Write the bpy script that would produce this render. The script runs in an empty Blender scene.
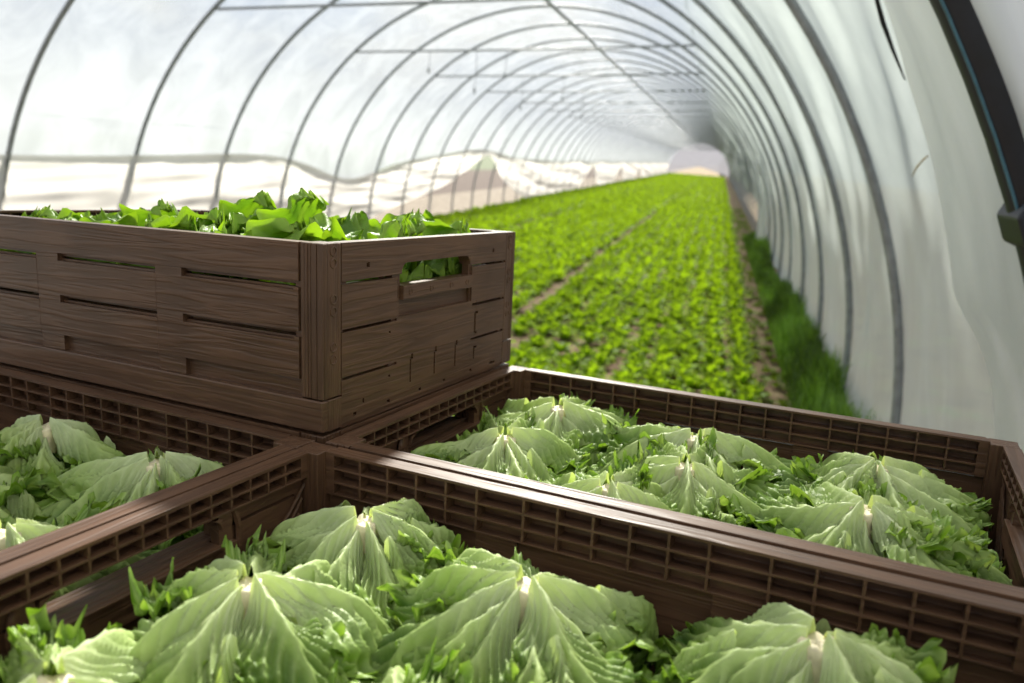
import bpy, bmesh, math, random
import numpy as np
from mathutils import Matrix, Vector

random.seed(7)
rng = np.random.default_rng(11)
scn = bpy.context.scene
col = scn.collection
PI = math.pi

# ---------------------------------------------------------------- helpers
def tag(o, label=None, cat=None, group=None, kind=None):
    if label: o['label'] = label
    if cat: o['category'] = cat
    if group: o['group'] = group
    if kind: o['kind'] = kind
    return o

def empty(name, mat=None):
    o = bpy.data.objects.new(name, None)
    o.empty_display_size = 0.05
    col.objects.link(o)
    if mat is not None: o.matrix_world = mat
    return o

def mesh_np(name, V, F, mat=None, smooth=True, colors=None, uv=None):
    """V (n,3); F (m,4) or (m,3) int array, or list of such arrays"""
    me = bpy.data.meshes.new(name)
    Fs = F if isinstance(F, list) else [F]
    Fs = [np.asarray(f, dtype=np.int32) for f in Fs if len(f)]
    V = np.asarray(V, dtype=np.float32)
    me.vertices.add(len(V)); me.vertices.foreach_set('co', V.ravel())
    loops = np.concatenate([f.ravel() for f in Fs])
    sizes = np.concatenate([np.full(len(f), f.shape[1], np.int32) for f in Fs])
    starts = np.concatenate([[0], np.cumsum(sizes)[:-1]]).astype(np.int32)
    me.loops.add(len(loops)); me.loops.foreach_set('vertex_index', loops)
    me.polygons.add(len(sizes)); me.polygons.foreach_set('loop_start', starts)
    me.update(calc_edges=True)
    me.polygons.foreach_set('use_smooth', np.full(len(sizes), smooth, dtype=bool))
    if colors is not None:
        a = me.color_attributes.new('tint', 'FLOAT_COLOR', 'POINT')
        c = np.ones((len(V), 4), np.float32); c[:, :colors.shape[1]] = colors
        a.data.foreach_set('color', c.ravel())
    if mat: me.materials.append(mat)
    me.validate()
    return me

def obj(name, me, parent=None, mat=None):
    o = bpy.data.objects.new(name, me); col.objects.link(o)
    if parent: o.parent = parent
    if mat is not None: o.matrix_local = mat
    return o

class MB:
    """collects quads / tris"""
    def __init__(s): s.V = []; s.Q = []; s.T = []; s.n = 0; s.C = []
    def add(s, V, Q=None, T=None, C=None):
        V = np.asarray(V, float)
        if Q is not None and len(Q): s.Q.append(np.asarray(Q, int) + s.n)
        if T is not None and len(T): s.T.append(np.asarray(T, int) + s.n)
        s.V.append(V); s.n += len(V)
        if C is not None: s.C.append(np.asarray(C, float))
    def box(s, x0, x1, y0, y1, z0, z1):
        V = [(x, y, z) for z in (z0, z1) for y in (y0, y1) for x in (x0, x1)]
        s.add(V, [(0, 2, 3, 1), (4, 5, 7, 6), (0, 1, 5, 4), (2, 6, 7, 3), (0, 4, 6, 2), (1, 3, 7, 5)])
    def tube(s, P, r, n=8, cap=True, squash=1.0):
        P = np.asarray(P, float); m = len(P)
        r = np.full(m, r) if np.isscalar(r) else np.asarray(r)
        T = np.gradient(P, axis=0); T /= np.linalg.norm(T, axis=1)[:, None] + 1e-12
        ref = np.array([0, 0, 1.]) if abs(T[0][2]) < .9 else np.array([1., 0, 0])
        V = []
        A = np.cross(T[0], ref); A /= np.linalg.norm(A)
        for i in range(m):
            A = A - T[i] * (A @ T[i]); A /= np.linalg.norm(A)
            B = np.cross(T[i], A)
            for k in range(n):
                a = 2 * PI * k / n
                V.append(P[i] + r[i] * (math.cos(a) * A + squash * math.sin(a) * B))
        Q = [(i * n + k, i * n + (k + 1) % n, (i + 1) * n + (k + 1) % n, (i + 1) * n + k) for i in range(m - 1) for k in range(n)]
        tri = []
        if cap:
            V += [P[0], P[-1]]
            tri = [(m * n, (k + 1) % n, k) for k in range(n)] + [(m * n + 1, (m - 1) * n + k, (m - 1) * n + (k + 1) % n) for k in range(n)]
        s.add(V, Q, tri)
    def grid(s, G, C=None, closed=False):
        """G (a,b,3)"""
        a, b = G.shape[:2]
        idx = np.arange(a * b).reshape(a, b)
        Q = np.stack([idx[:-1, :-1], idx[1:, :-1], idx[1:, 1:], idx[:-1, 1:]], -1).reshape(-1, 4)
        s.add(G.reshape(-1, 3), Q, C=None if C is None else C.reshape(-1, C.shape[-1]))
    def mesh(s, name, mat, smooth=False, tr=None):
        V = np.concatenate(s.V)
        if tr is not None:
            M = np.array(tr); V = V @ M[:3, :3].T + M[:3, 3]
        F = []
        if s.Q: F.append(np.concatenate(s.Q))
        if s.T: F.append(np.concatenate(s.T))
        return mesh_np(name, V, F, mat, smooth, np.concatenate(s.C) if s.C else None)

def bevel(o, w=.0008, seg=1):
    m = o.modifiers.new('bevel', 'BEVEL'); m.width = w; m.segments = seg; m.limit_method = 'ANGLE'; m.angle_limit = math.radians(40)
    return o

# ---------------------------------------------------------------- materials
def newmat(name):
    m = bpy.data.materials.new(name); m.use_nodes = True
    nt = m.node_tree; nt.nodes.clear()
    return m, nt
def N(nt, t, **kw):
    n = nt.nodes.new(t)
    for k, v in kw.items():
        if k in n.inputs.keys() if isinstance(k, str) else False: n.inputs[k].default_value = v
        else: setattr(n, k, v)
    return n
def out(nt, sh):
    o = nt.nodes.new('ShaderNodeOutputMaterial'); nt.links.new(sh, o.inputs['Surface']); return o
def ramp(nt, fac, stops):
    r = nt.nodes.new('ShaderNodeValToRGB')
    e = r.color_ramp.elements
    while len(e) > 1: e.remove(e[-1])
    e[0].position = stops[0][0]; e[0].color = (*stops[0][1], 1)
    for p, c in stops[1:]:
        x = e.new(p); x.color = (*c, 1)
    nt.links.new(fac, r.inputs['Fac']); return r
def coords(nt, scale=(1, 1, 1), kind='Object'):
    tc = nt.nodes.new('ShaderNodeTexCoord'); mp = nt.nodes.new('ShaderNodeMapping')
    mp.inputs['Scale'].default_value = scale
    nt.links.new(tc.outputs[kind], mp.inputs['Vector']); return mp.outputs['Vector']

def grain_mat(name, axis, base=(.084, .045, .026), bump=.3):
    """brown moulded plastic with an embossed wood grain along one axis"""
    m, nt = newmat(name); L = nt.links.new
    sc = [55., 55., 55.]; sc[axis] = 3.2
    v = coords(nt, tuple(sc))
    n1 = N(nt, 'ShaderNodeTexNoise'); n1.inputs['Scale'].default_value = 1.6; n1.inputs['Detail'].default_value = 3; n1.inputs['Distortion'].default_value = .5
    L(v, n1.inputs['Vector'])
    # rings: sine of the stretched noise
    mu = N(nt, 'ShaderNodeMath', operation='MULTIPLY'); mu.inputs[1].default_value = 24.0; L(n1.outputs['Fac'], mu.inputs[0])
    sn = N(nt, 'ShaderNodeMath', operation='SINE'); L(mu.outputs[0], sn.inputs[0])
    h = N(nt, 'ShaderNodeMath', operation='MULTIPLY_ADD'); h.inputs[1].default_value = .5; h.inputs[2].default_value = .5; L(sn.outputs[0], h.inputs[0])
    n2 = N(nt, 'ShaderNodeTexNoise'); n2.inputs['Scale'].default_value = 14; n2.inputs['Detail'].default_value = 4
    L(coords(nt), n2.inputs['Vector'])
    r = ramp(nt, h.outputs[0], [(0, tuple(c * .84 for c in base)), (1, tuple(c * 1.12 for c in base))])
    mx = N(nt, 'ShaderNodeMixRGB', blend_type='MULTIPLY'); mx.inputs['Fac'].default_value = 1
    r2 = ramp(nt, n2.outputs['Fac'], [(.3, (.8, .78, .76)), (.7, (1.12, 1.1, 1.08))])
    L(r.outputs[0], mx.inputs[1]); L(r2.outputs[0], mx.inputs[2])
    b = N(nt, 'ShaderNodeBsdfPrincipled'); b.inputs['Roughness'].default_value = .40; b.inputs['Specular IOR Level'].default_value = .26
    L(mx.outputs[0], b.inputs['Base Color'])
    bp = N(nt, 'ShaderNodeBump'); bp.inputs['Strength'].default_value = bump; bp.inputs['Distance'].default_value = .0012
    L(h.outputs[0], bp.inputs['Height']); L(bp.outputs[0], b.inputs['Normal'])
    out(nt, b.outputs[0]); return m

def leaf_mat(name, trans=.35, rough=.46, spec=.32, bumpd=.0015, sc=260, tgain=(1.25, 1.3, .55)):
    m, nt = newmat(name); L = nt.links.new
    at = N(nt, 'ShaderNodeVertexColor'); at.layer_name = 'tint'
    n = N(nt, 'ShaderNodeTexNoise'); n.inputs['Scale'].default_value = 45; n.inputs['Detail'].default_value = 5; L(coords(nt), n.inputs['Vector'])
    r = ramp(nt, n.outputs['Fac'], [(.3, (.84, .88, .8)), (.7, (1.12, 1.1, 1.15))])
    mx = N(nt, 'ShaderNodeMixRGB', blend_type='MULTIPLY'); mx.inputs['Fac'].default_value = 1; L(at.outputs[0], mx.inputs[1]); L(r.outputs[0], mx.inputs[2])
    b = N(nt, 'ShaderNodeBsdfPrincipled'); b.inputs['Roughness'].default_value = rough; b.inputs['Specular IOR Level'].default_value = spec
    L(mx.outputs[0], b.inputs['Base Color'])
    vo = N(nt, 'ShaderNodeTexNoise'); vo.inputs['Scale'].default_value = sc; vo.inputs['Detail'].default_value = 2; L(coords(nt), vo.inputs['Vector'])
    bp = N(nt, 'ShaderNodeBump'); bp.inputs['Strength'].default_value = .5; bp.inputs['Distance'].default_value = bumpd
    L(vo.outputs['Fac'], bp.inputs['Height']); L(bp.outputs[0], b.inputs['Normal'])
    tr = N(nt, 'ShaderNodeBsdfTranslucent')
    g = N(nt, 'ShaderNodeMixRGB', blend_type='MULTIPLY'); g.inputs['Fac'].default_value = 1; g.inputs[2].default_value = (*tgain, 1); L(mx.outputs[0], g.inputs[1]); L(g.outputs[0], tr.inputs['Color'])
    ms = N(nt, 'ShaderNodeMixShader'); ms.inputs[0].default_value = trans; L(b.outputs[0], ms.inputs[1]); L(tr.outputs[0], ms.inputs[2])
    out(nt, ms.outputs[0]); return m

def plain(name, colr, rough=.5, metal=0, noise=.15, nscale=8, bump=0):
    m, nt = newmat(name); L = nt.links.new
    n = N(nt, 'ShaderNodeTexNoise'); n.inputs['Scale'].default_value = nscale; n.inputs['Detail'].default_value = 6; L(coords(nt), n.inputs['Vector'])
    r = ramp(nt, n.outputs['Fac'], [(.3, tuple(c * (1 - noise) for c in colr)), (.7, tuple(min(1, c * (1 + noise)) for c in colr))])
    b = N(nt, 'ShaderNodeBsdfPrincipled'); b.inputs['Roughness'].default_value = rough; b.inputs['Metallic'].default_value = metal
    L(r.outputs[0], b.inputs['Base Color'])
    if bump:
        bp = N(nt, 'ShaderNodeBump'); bp.inputs['Distance'].default_value = bump; L(n.outputs['Fac'], bp.inputs['Height']); L(bp.outputs[0], b.inputs['Normal'])
    out(nt, b.outputs[0]); return m

def film_mat(name, clear=.35, tint=(.86, .89, .88), stretch=(1.3, .5, .25), gloss=.06, vary=.25, diff=.35):
    """milky polythene film: part see-through, part scattering"""
    m, nt = newmat(name); L = nt.links.new
    v = coords(nt, stretch)
    n = N(nt, 'ShaderNodeTexNoise'); n.inputs['Scale'].default_value = 2.2; n.inputs['Detail'].default_value = 5; n.inputs['Roughness'].default_value = .6; n.inputs['Distortion'].default_value = .8; L(v, n.inputs['Vector'])
    mr = N(nt, 'ShaderNodeMapRange'); mr.inputs['From Min'].default_value = .3; mr.inputs['From Max'].default_value = .7
    mr.inputs['To Min'].default_value = clear + vary / 2; mr.inputs['To Max'].default_value = clear - vary / 2
    L(n.outputs['Fac'], mr.inputs['Value'])
    t = N(nt, 'ShaderNodeBsdfTransparent'); t.inputs['Color'].default_value = (.95, .97, .97, 1)
    tl = N(nt, 'ShaderNodeBsdfTranslucent'); tl.inputs['Color'].default_value = (*tint, 1)
    df = N(nt, 'ShaderNodeBsdfDiffuse'); df.inputs['Color'].default_value = (*[c * .9 for c in tint], 1)
    gl = N(nt, 'ShaderNodeBsdfGlossy'); gl.inputs['Roughness'].default_value = .32
    a = N(nt, 'ShaderNodeMixShader'); a.inputs[0].default_value = diff; L(tl.outputs[0], a.inputs[1]); L(df.outputs[0], a.inputs[2])
    a2 = N(nt, 'ShaderNodeMixShader'); a2.inputs[0].default_value = gloss; L(a.outputs[0], a2.inputs[1]); L(gl.outputs[0], a2.inputs[2])
    b = N(nt, 'ShaderNodeMixShader'); L(mr.outputs[0], b.inputs[0]); L(a2.outputs[0], b.inputs[1]); L(t.outputs[0], b.inputs[2])
    out(nt, b.outputs[0]); return m

M_long = grain_mat('brown_grain_long', 0)
M_end = grain_mat('brown_grain_end', 1)
M_post = grain_mat('brown_grain_post', 2)
M_base = grain_mat('brown_grain_base', 0, bump=.2)
M_leaf = leaf_mat('lettuce_leaf')
M_leaf2 = leaf_mat('curly_leaf', trans=.38, tgain=(1.3, 1.35, .35))
M_crop = leaf_mat('crop_leaf', trans=.5, rough=.6, spec=.12, bumpd=.003, sc=60, tgain=(1.35, 1.35, .3))
M_stem = plain('cut_stem', (.60, .54, .36), .55, noise=.22, nscale=120, bump=.001)
M_steel = plain('galvanised_steel', (.25, .265, .275), .45, .1, .2, 20)
M_black = plain('black_polythene_pipe', (.008, .010, .017), .5, 0, .25, 30)
M_blue = plain('blue_stripe', (.05, .14, .19), .4, 0, .2, 30)
M_rust = plain('rusty_bolt', (.13, .06, .03), .7, .4, .4, 200)
M_wire = plain('grey_wire', (.2, .21, .21), .5, .2, .2, 20)
M_twig = plain('dry_straw', (.42, .32, .12), .7, 0, .3, 90)
M_timber = plain('wagon_timber', (.18, .13, .08), .75, 0, .3, 12)
M_rubber = plain('tyre_rubber', (.02, .02, .02), .8, 0, .2, 20)
M_grass = leaf_mat('tall_grass', trans=.4, rough=.5, spec=.3, tgain=(1.1, 1.2, .4))
def dusty_film():
    """the cover: clear along the crown, milky with dust and condensation down the sides"""
    m, nt = newmat('polythene_film'); L = nt.links.new
    v = coords(nt); sx = N(nt, 'ShaderNodeSeparateXYZ'); L(v, sx.inputs[0])
    def mr(src, a, b, c, d):
        n = N(nt, 'ShaderNodeMapRange', interpolation_type='SMOOTHSTEP')
        for k, q in zip(('From Min', 'From Max', 'To Min', 'To Max'), (a, b, c, d)): n.inputs[k].default_value = q
        L(src, n.inputs['Value']); return n.outputs[0]
    fz = mr(sx.outputs['Z'], 1.2, 2.8, 0, 1); fx = mr(sx.outputs['X'], .2, -1.0, 0, 1)
    f = N(nt, 'ShaderNodeMath', operation='MULTIPLY'); L(fz, f.inputs[0]); L(fx, f.inputs[1])
    n = N(nt, 'ShaderNodeTexNoise'); n.inputs['Scale'].default_value = 2.2; n.inputs['Detail'].default_value = 5; n.inputs['Roughness'].default_value = .6; n.inputs['Distortion'].default_value = .8; L(coords(nt, (1.4, .9, .28)), n.inputs['Vector'])
    cl = mr(f.outputs[0], 0, 1, .08, .44)
    nv_ = mr(n.outputs['Fac'], .3, .7, 1.3, .7)
    c2 = N(nt, 'ShaderNodeMath', operation='MULTIPLY'); L(cl, c2.inputs[0]); L(nv_, c2.inputs[1])
    side = N(nt, 'ShaderNodeMixRGB'); side.inputs[1].default_value = (.46, .51, .49, 1); side.inputs[2].default_value = (.52, .55, .575, 1); L(mr(sx.outputs['X'], .4, -4.5, 0, 1), side.inputs[0])
    tint = N(nt, 'ShaderNodeMixRGB'); tint.inputs[2].default_value = (.36, .385, .42, 1); L(f.outputs[0], tint.inputs[0]); L(side.outputs[0], tint.inputs[1])
    st = ramp(nt, n.outputs['Fac'], [(.3, (.88, .89, .88)), (.7, (1.1, 1.1, 1.1))])
    mx = N(nt, 'ShaderNodeMixRGB', blend_type='MULTIPLY'); mx.inputs[0].default_value = 1; L(tint.outputs[0], mx.inputs[1]); L(st.outputs[0], mx.inputs[2])
    t = N(nt, 'ShaderNodeBsdfTransparent'); t.inputs['Color'].default_value = (.95, .97, .97, 1)
    tl = N(nt, 'ShaderNodeBsdfTranslucent'); df = N(nt, 'ShaderNodeBsdfDiffuse'); L(mx.outputs[0], tl.inputs['Color']); L(mx.outputs[0], df.inputs['Color'])
    gl = N(nt, 'ShaderNodeBsdfGlossy'); gl.inputs['Roughness'].default_value = .32
    a = N(nt, 'ShaderNodeMixShader'); a.inputs[0].default_value = .42; L(tl.outputs[0], a.inputs[1]); L(df.outputs[0], a.inputs[2])
    a2 = N(nt, 'ShaderNodeMixShader'); a2.inputs[0].default_value = .06; L(a.outputs[0], a2.inputs[1]); L(gl.outputs[0], a2.inputs[2])
    b = N(nt, 'ShaderNodeMixShader'); L(c2.outputs[0], b.inputs[0]); L(a2.outputs[0], b.inputs[1]); L(t.outputs[0], b.inputs[2])
    out(nt, b.outputs[0]); return m
M_film = M_filmL = M_filmR = dusty_film()
M_flap = film_mat('loose_polythene_film', clear=.08, tint=(.84, .85, .82), stretch=(1.5, 2.0, .6), vary=.1, diff=.22)
M_gable = film_mat('gable_film', clear=.10, tint=(.15, .15, .17), vary=.08)
M_curtain = film_mat('cream_side_sheet', clear=.10, tint=(.60, .585, .545), stretch=(1., .25, 5.), vary=.14, diff=.12)

def soil_mat():
    m, nt = newmat('field_soil'); L = nt.links.new
    v = coords(nt)
    sx = N(nt, 'ShaderNodeSeparateXYZ'); L(v, sx.inputs[0])
    n = N(nt, 'ShaderNodeTexNoise'); n.inputs['Scale'].default_value = 3.2; n.inputs['Detail'].default_value = 8; n.inputs['Roughness'].default_value = .65; L(v, n.inputs['Vector'])
    soil = ramp(nt, n.outputs['Fac'], [(.3, (.06, .038, .023)), (.46, (.13, .085, .05)), (.56, (.19, .14, .08)), (.63, (.10, .16, .035))])
    # far field outside on the left: brown ploughed earth
    earth = ramp(nt, n.outputs['Fac'], [(.3, (.030, .019, .013)), (.7, (.055, .036, .025))])
    lt = N(nt, 'ShaderNodeMath', operation='LESS_THAN'); lt.inputs[1].default_value = -7.3; L(sx.outputs['X'], lt.inputs[0])
    mx = N(nt, 'ShaderNodeMixRGB'); L(lt.outputs[0], mx.inputs[0]); L(soil.outputs[0], mx.inputs[1]); L(earth.outputs[0], mx.inputs[2])
    gl2 = N(nt, 'ShaderNodeMath', operation='LESS_THAN'); gl2.inputs[1].default_value = -15.5; L(sx.outputs['X'], gl2.inputs[0])
    gm = N(nt, 'ShaderNodeMixRGB'); gm.inputs[2].default_value = (.062, .08, .04, 1); L(gl2.outputs[0], gm.inputs[0]); L(mx.outputs[0], gm.inputs[1]); mx = gm
    # pale trodden strip at the foot of the left wall
    a = N(nt, 'ShaderNodeMath', operation='COMPARE'); a.inputs[1].default_value = -7.05; a.inputs[2].default_value = 1.3; L(sx.outputs['X'], a.inputs[0])
    pale = ramp(nt, n.outputs['Fac'], [(.35, (.07, .054, .038)), (.62, (.15, .127, .095))])
    mx2 = N(nt, 'ShaderNodeMixRGB'); L(a.outputs[0], mx2.inputs[0]); L(mx.outputs[0], mx2.inputs[1]); L(pale.outputs[0], mx2.inputs[2])
    b = N(nt, 'ShaderNodeBsdfPrincipled'); b.inputs['Roughness'].default_value = .95; b.inputs['Specular IOR Level'].default_value = .1; L(mx2.outputs[0], b.inputs['Base Color'])
    bp = N(nt, 'ShaderNodeBump'); bp.inputs['Distance'].default_value = .04; L(n.outputs['Fac'], bp.inputs['Height']); L(bp.outputs[0], b.inputs['Normal'])
    out(nt, b.outputs[0]); return m
M_soil = soil_mat()

# ---------------------------------------------------------------- frames
# the wagon with the crates stands a little askew (3-4 degrees) in the level tunnel
MC = Matrix(((0.978002, 0.204525, -0.040997, -0.32618255),
             (-0.202817, 0.978304, 0.042258, 0.62086107),
             (0.04875, -0.033014, 0.998265, 1.28322997),
             (0, 0, 0, 1)))
RW = Matrix(((0.96430045, -0.12978087, 0.230828), (0.25471723, 0.21621697, -0.94253348), (0.07241389, 0.96768133, 0.24155555)))
cam_d = bpy.data.cameras.new('camera'); cam = bpy.data.objects.new('camera', cam_d); col.objects.link(cam)
cam.matrix_world = Matrix.Translation((0, 0, 1.56)) @ RW.to_4x4()
cam_d.sensor_width = 36; cam_d.lens = 27.27; cam_d.clip_start = .02; cam_d.clip_end = 2000
cam_d.dof.use_dof = True; cam_d.dof.focus_distance = .74; cam_d.dof.aperture_fstop = 5.6
scn.camera = cam

# ================================================================ CRATES
CL, CW, CH = .297, .197, .180            # half length, half width, height
TH = .016
def paint_panel(us, zs, f0, b0, front, back, holes):
    """block relief: cells between breakpoints with front depth, back depth; holes cut through.
    front/back: list of (u0,u1,z0,z1,depth)."""
    U = set(us); Z = set(zs)
    for r in front + back: U |= {r[0], r[1]}; Z |= {r[2], r[3]}
    for r in holes: U |= {r[0], r[1]}; Z |= {r[2], r[3]}
    def uniq(S, lo, hi):
        S = sorted(x for x in S if lo - 1e-9 <= x <= hi + 1e-9); o = [S[0]]
        for x in S[1:]:
            if x - o[-1] > 1e-5: o.append(x)
        return np.array(o)
    U = uniq(U, min(us), max(us)); Z = uniq(Z, min(zs), max(zs))
    uc = (U[:-1] + U[1:]) / 2; zc = (Z[:-1] + Z[1:]) / 2
    Fd = np.full((len(uc), len(zc)), f0); Bd = np.full_like(Fd, b0); H = np.zeros(Fd.shape, bool)
    def sel(r): return np.ix_((uc > r[0]) & (uc < r[1]), (zc > r[2]) & (zc < r[3]))
    for r in front: Fd[sel(r)] = r[4]
    for r in back: Bd[sel(r)] = r[4]
    for r in holes: H[sel(r)] = True
    return U, Z, Fd, Bd, H

def relief_mesh(U, Z, Fd, Bd, H, P):
    """P(u, z, d) -> xyz ; d depth from the outer face (0) inward"""
    mb = MB(); nu, nz = Fd.shape
    V = []; Q = []
    def q(a, b, c, d):
        k = len(V); V.extend([P(*a), P(*b), P(*c), P(*d)]); Q.append((k, k + 1, k + 2, k + 3))
    for i in range(nu):
        for j in range(nz):
            if H[i, j]: continue
            u0, u1, z0, z1 = U[i], U[i + 1], Z[j], Z[j + 1]; f, b = Fd[i, j], Bd[i, j]
            q((u0, z0, f), (u1, z0, f), (u1, z1, f), (u0, z1, f))
            q((u0, z0, b), (u0, z1, b), (u1, z1, b), (u1, z0, b))
            for di, dj in ((-1, 0), (1, 0), (0, -1), (0, 1)):
                a, c = i + di, j + dj
                solid = 0 <= a < nu and 0 <= c < nz and not H[a, c]
                segs = [(f, b)] if not solid else []
                if solid:
                    f2, b2 = Fd[a, c], Bd[a, c]
                    if f < f2: segs.append((f, min(b, f2)))
                    if b > b2: segs.append((max(f, b2), b))
                for s0, s1 in segs:
                    if s1 - s0 < 1e-7: continue
                    if di: 
                        u = u0 if di < 0 else u1
                        pts = ((u, z0, s0), (u, z1, s0), (u, z1, s1), (u, z0, s1))
                        if di > 0: pts = pts[::-1]
                        q(*pts)
                    else:
                        z = z0 if dj < 0 else z1
                        pts = ((u0, z, s0), (u0, z, s1), (u1, z, s1), (u1, z, s0))
                        if dj > 0: pts = pts[::-1]
                        q(*pts)
    return np.array(V), np.array(Q)

def weld(me, d=1e-5):
    bm = bmesh.new(); bm.from_mesh(me); bmesh.ops.remove_doubles(bm, verts=bm.verts, dist=d)
    bmesh.ops.recalc_face_normals(bm, faces=bm.faces); bm.to_mesh(me); bm.free(); return me

def ring_geo(mb, c, axis, r=.0042, t=.0006, n=16):
    """thin raised ring on a face"""
    c = np.array(c, float); P = []
    for k in range(n + 1):
        a = 2 * PI * k / n
        if axis == 0: P.append(c + (0, r * math.cos(a), r * math.sin(a)))
        else: P.append(c + (r * math.cos(a), 0, r * math.sin(a)))
    mb.tube(P, t, 5, cap=False)

def long_panel_mesh():
    e = .268                                     # reach of the planks
    stile = lambda s: (s * .078, s * .116) if s > 0 else (-.116, -.078)
    front = [(-.2705, .2705, .03, .18, .0035)]   # ground behind the planks
    for z0, z1 in ((.144, .1805), (.097, .138), (.051, .091)): front.append((-e, e, z0, z1, 0.0))
    for s in (-1, 1): front.append((*stile(s), .051, .144, .0003)); front.append((*stile(s), .033, .051, .0018))
    front.append((-e, e, .033, .051, .0075)); 
    for s in (-1, 1): front.append((*stile(s), .033, .051, .0018))
    slots = []
    for z0, z1 in ((.1355, .144), (.0885, .097)):
        for a, b in ((-.262, -.116), (-.078, .078), (.116, .262)): front.append((a, b, z0, z1, .0055))
    for z0, z1 in ((.138, .1405), (.091, .0940)):
        for a, b in ((-.262, -.116), (-.078, .078), (.116, .262)): slots.append((a, b, z0, z1))
    back = []
    # inside: recessed wall below the grid, stile pads
    back.append((-.2705, .2705, .03, .1400, .0105))
    for s in (-1, 1): back.append((*stile(s), .03, .1385, .0135))
    # the honeycomb cells (three rows)
    zr = [(.1665, .1775), (.1535, .1645), (.1418, .1515)]
    cuts = [-.262]
    wid = [.0263] * 5 + [.038] + [.0262] * 5 + [.038] + [.0263] * 5
    tot = sum(wid); k = .524 / tot; x = -.262
    for w in wid:
        x2 = x + w * k
        for z0, z1 in zr: back.append((x + .0011, x2 - .0011, z0, z1, .0072 if z0 < .15 else .0022))
        x = x2
    U, Z, Fd, Bd, H = paint_panel([-.2705, .2705], [.03, CH], 0., TH, front, back, slots)
    V, Q = relief_mesh(U, Z, Fd, Bd, H, lambda u, z, d: (u, -CW + d, z))
    mb = MB(); mb.add(V, Q)
    me = weld(mb.mesh('side_panel', M_long))
    # diagonal gate marks in two cells, moulded ribs
    mb2 = MB()
    return me

def end_panel_mesh():
    h = .170
    front = []
    ground = .0028
    front.append((-h, h, .03, .18, ground))
    planksL = [(-h, -.0785, .1435, .1805), (-h, -.0785, .0975, .1405), (-h, -.0785, .0505, .0945), (-h, -.0785, .004, .0475)]
    planksR = [(.0805, h, .1435, .1805), (.0805, h, .095, .1405), (.094, h, .0515, .0915), (.094, h, .012, .0485)]
    for r in planksL + planksR: front.append((*r, 0.0))
    front.append((-.0785, .0805, .1435, .1805, 0.0))
    front.append((-.0785, .094, .054, .098, .0004)); front.append((-.0785, .094, .016, .054, 0.0))
    # hand hold
    holes = [(-.071, .075, .131, .155)]
    front.append((-.071, .0785, .116, .131, -.0022)); front.append((-.071, .0785, .098, .116, .0062))
    # slots between planks
    holes += [(-.160, -.085, .1405, .1432), (-.165, -.086, .0945, .0975), (-.165, -.090, .0475, .0505),
              (.084, .165, .1405, .1432), (.084, .165, .0918, .0948), (.082, .160, .0485, .0512)]
    # upright slits
    holes += [(-.0530, -.0505, .022, .050), (-.0505, -.047, .048, .054), (-.0035, -.001, .022, .050), (-.001, .0025, .048, .054),
              (.0435, .046, .022, .050), (.046, .0495, .048, .054), (.0895, .0925, .023, .040), (.0925, .098, .037, .040),
              (.0905, .0935, .057, .083), (.0935, .099, .081, .084), (.0935, .097, .0555, .0585)]
    front += [(-.132, -.127, .1545, .1595, .005), (.132, .137, .1555, .1605, .005),
              (-.0765, -.074, .118, .138, .005)]
    for y in (-.152, -.095, -.034, .018, .082, .136): front.append((y, y + .005, .0085, .0118, .006))
    front += [(-.137, -.1345, .018, .023, .005), (-.093, -.090, .083, .0855, .005), (-.093, -.090, .036, .0385, .005), (.135, .150, .008, .0115, .006)]
    front.append((-h, h, .0, .005, .0015))
    back = [(-h, h, 0, .157, .0085)]
    back.append((-.085, .089, .0, .157, .0115)); back.append((-.085, .089, .11, .131, .0165))
    back.append((-h, -.085, .062, .068, .0125)); back.append((.089, h, .062, .068, .0125))
    x = -.162; n = 16; w = .324 / n
    for i in range(n):
        for z0, z1 in ((.1690, .1772), (.1585, .1672)): back.append((x + .0009, x + w - .0009, z0, z1, .0022))
        x += w
    U, Z, Fd, Bd, H = paint_panel([-h, h], [0.0, CH], 0., TH, front, back, holes)
    V, Q = relief_mesh(U, Z, Fd, Bd, H, lambda u, z, d: (CL - d, u, z))
    mb = MB(); mb.add(V, Q)
    # rounded upper corners of the hand hold
    for s, yc in ((-1, -.071), (1, .075)):
        P = []
        r = .011
        for k in range(5):
            a = PI / 2 * k / 4
            P.append((yc - s * (r - r * math.sin(a)), .155 - (r - r * math.cos(a)) * 1.0))
        # fan between corner and arc
        pts = [(yc, .155)] + [(yc - s * r * (1 - math.sin(PI / 2 * k / 5)), .155 - r * (1 - math.cos(PI / 2 * k / 5))) for k in range(6)]
        V2 = []; 
        for d in (.0002, TH - .0002):
            for (y, z) in pts: V2.append((CL - d, y, z))
        m = len(pts); T = []; Qs = []
        for k in range(1, m - 1): T += [(0, k, k + 1), (m, m + k + 1, m + k)]
        for k in range(1, m - 1): Qs.append((k, k + 1, m + k + 1, m + k))
        mb.add(V2, Qs, T)
    me = weld(mb.mesh('end_panel', M_end))
    return me

def grip_mesh():
    mb = MB()
    mb.box(CL - .0165, CL + .0026, -.0705, .0745, .1165, .1305)
    for y in (-.058, -.016, .027, .064): ring_geo(mb, (CL + .0028, y, .1235), 0, .0032, .0005)
    return mb.mesh('grip', M_end)

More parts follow.
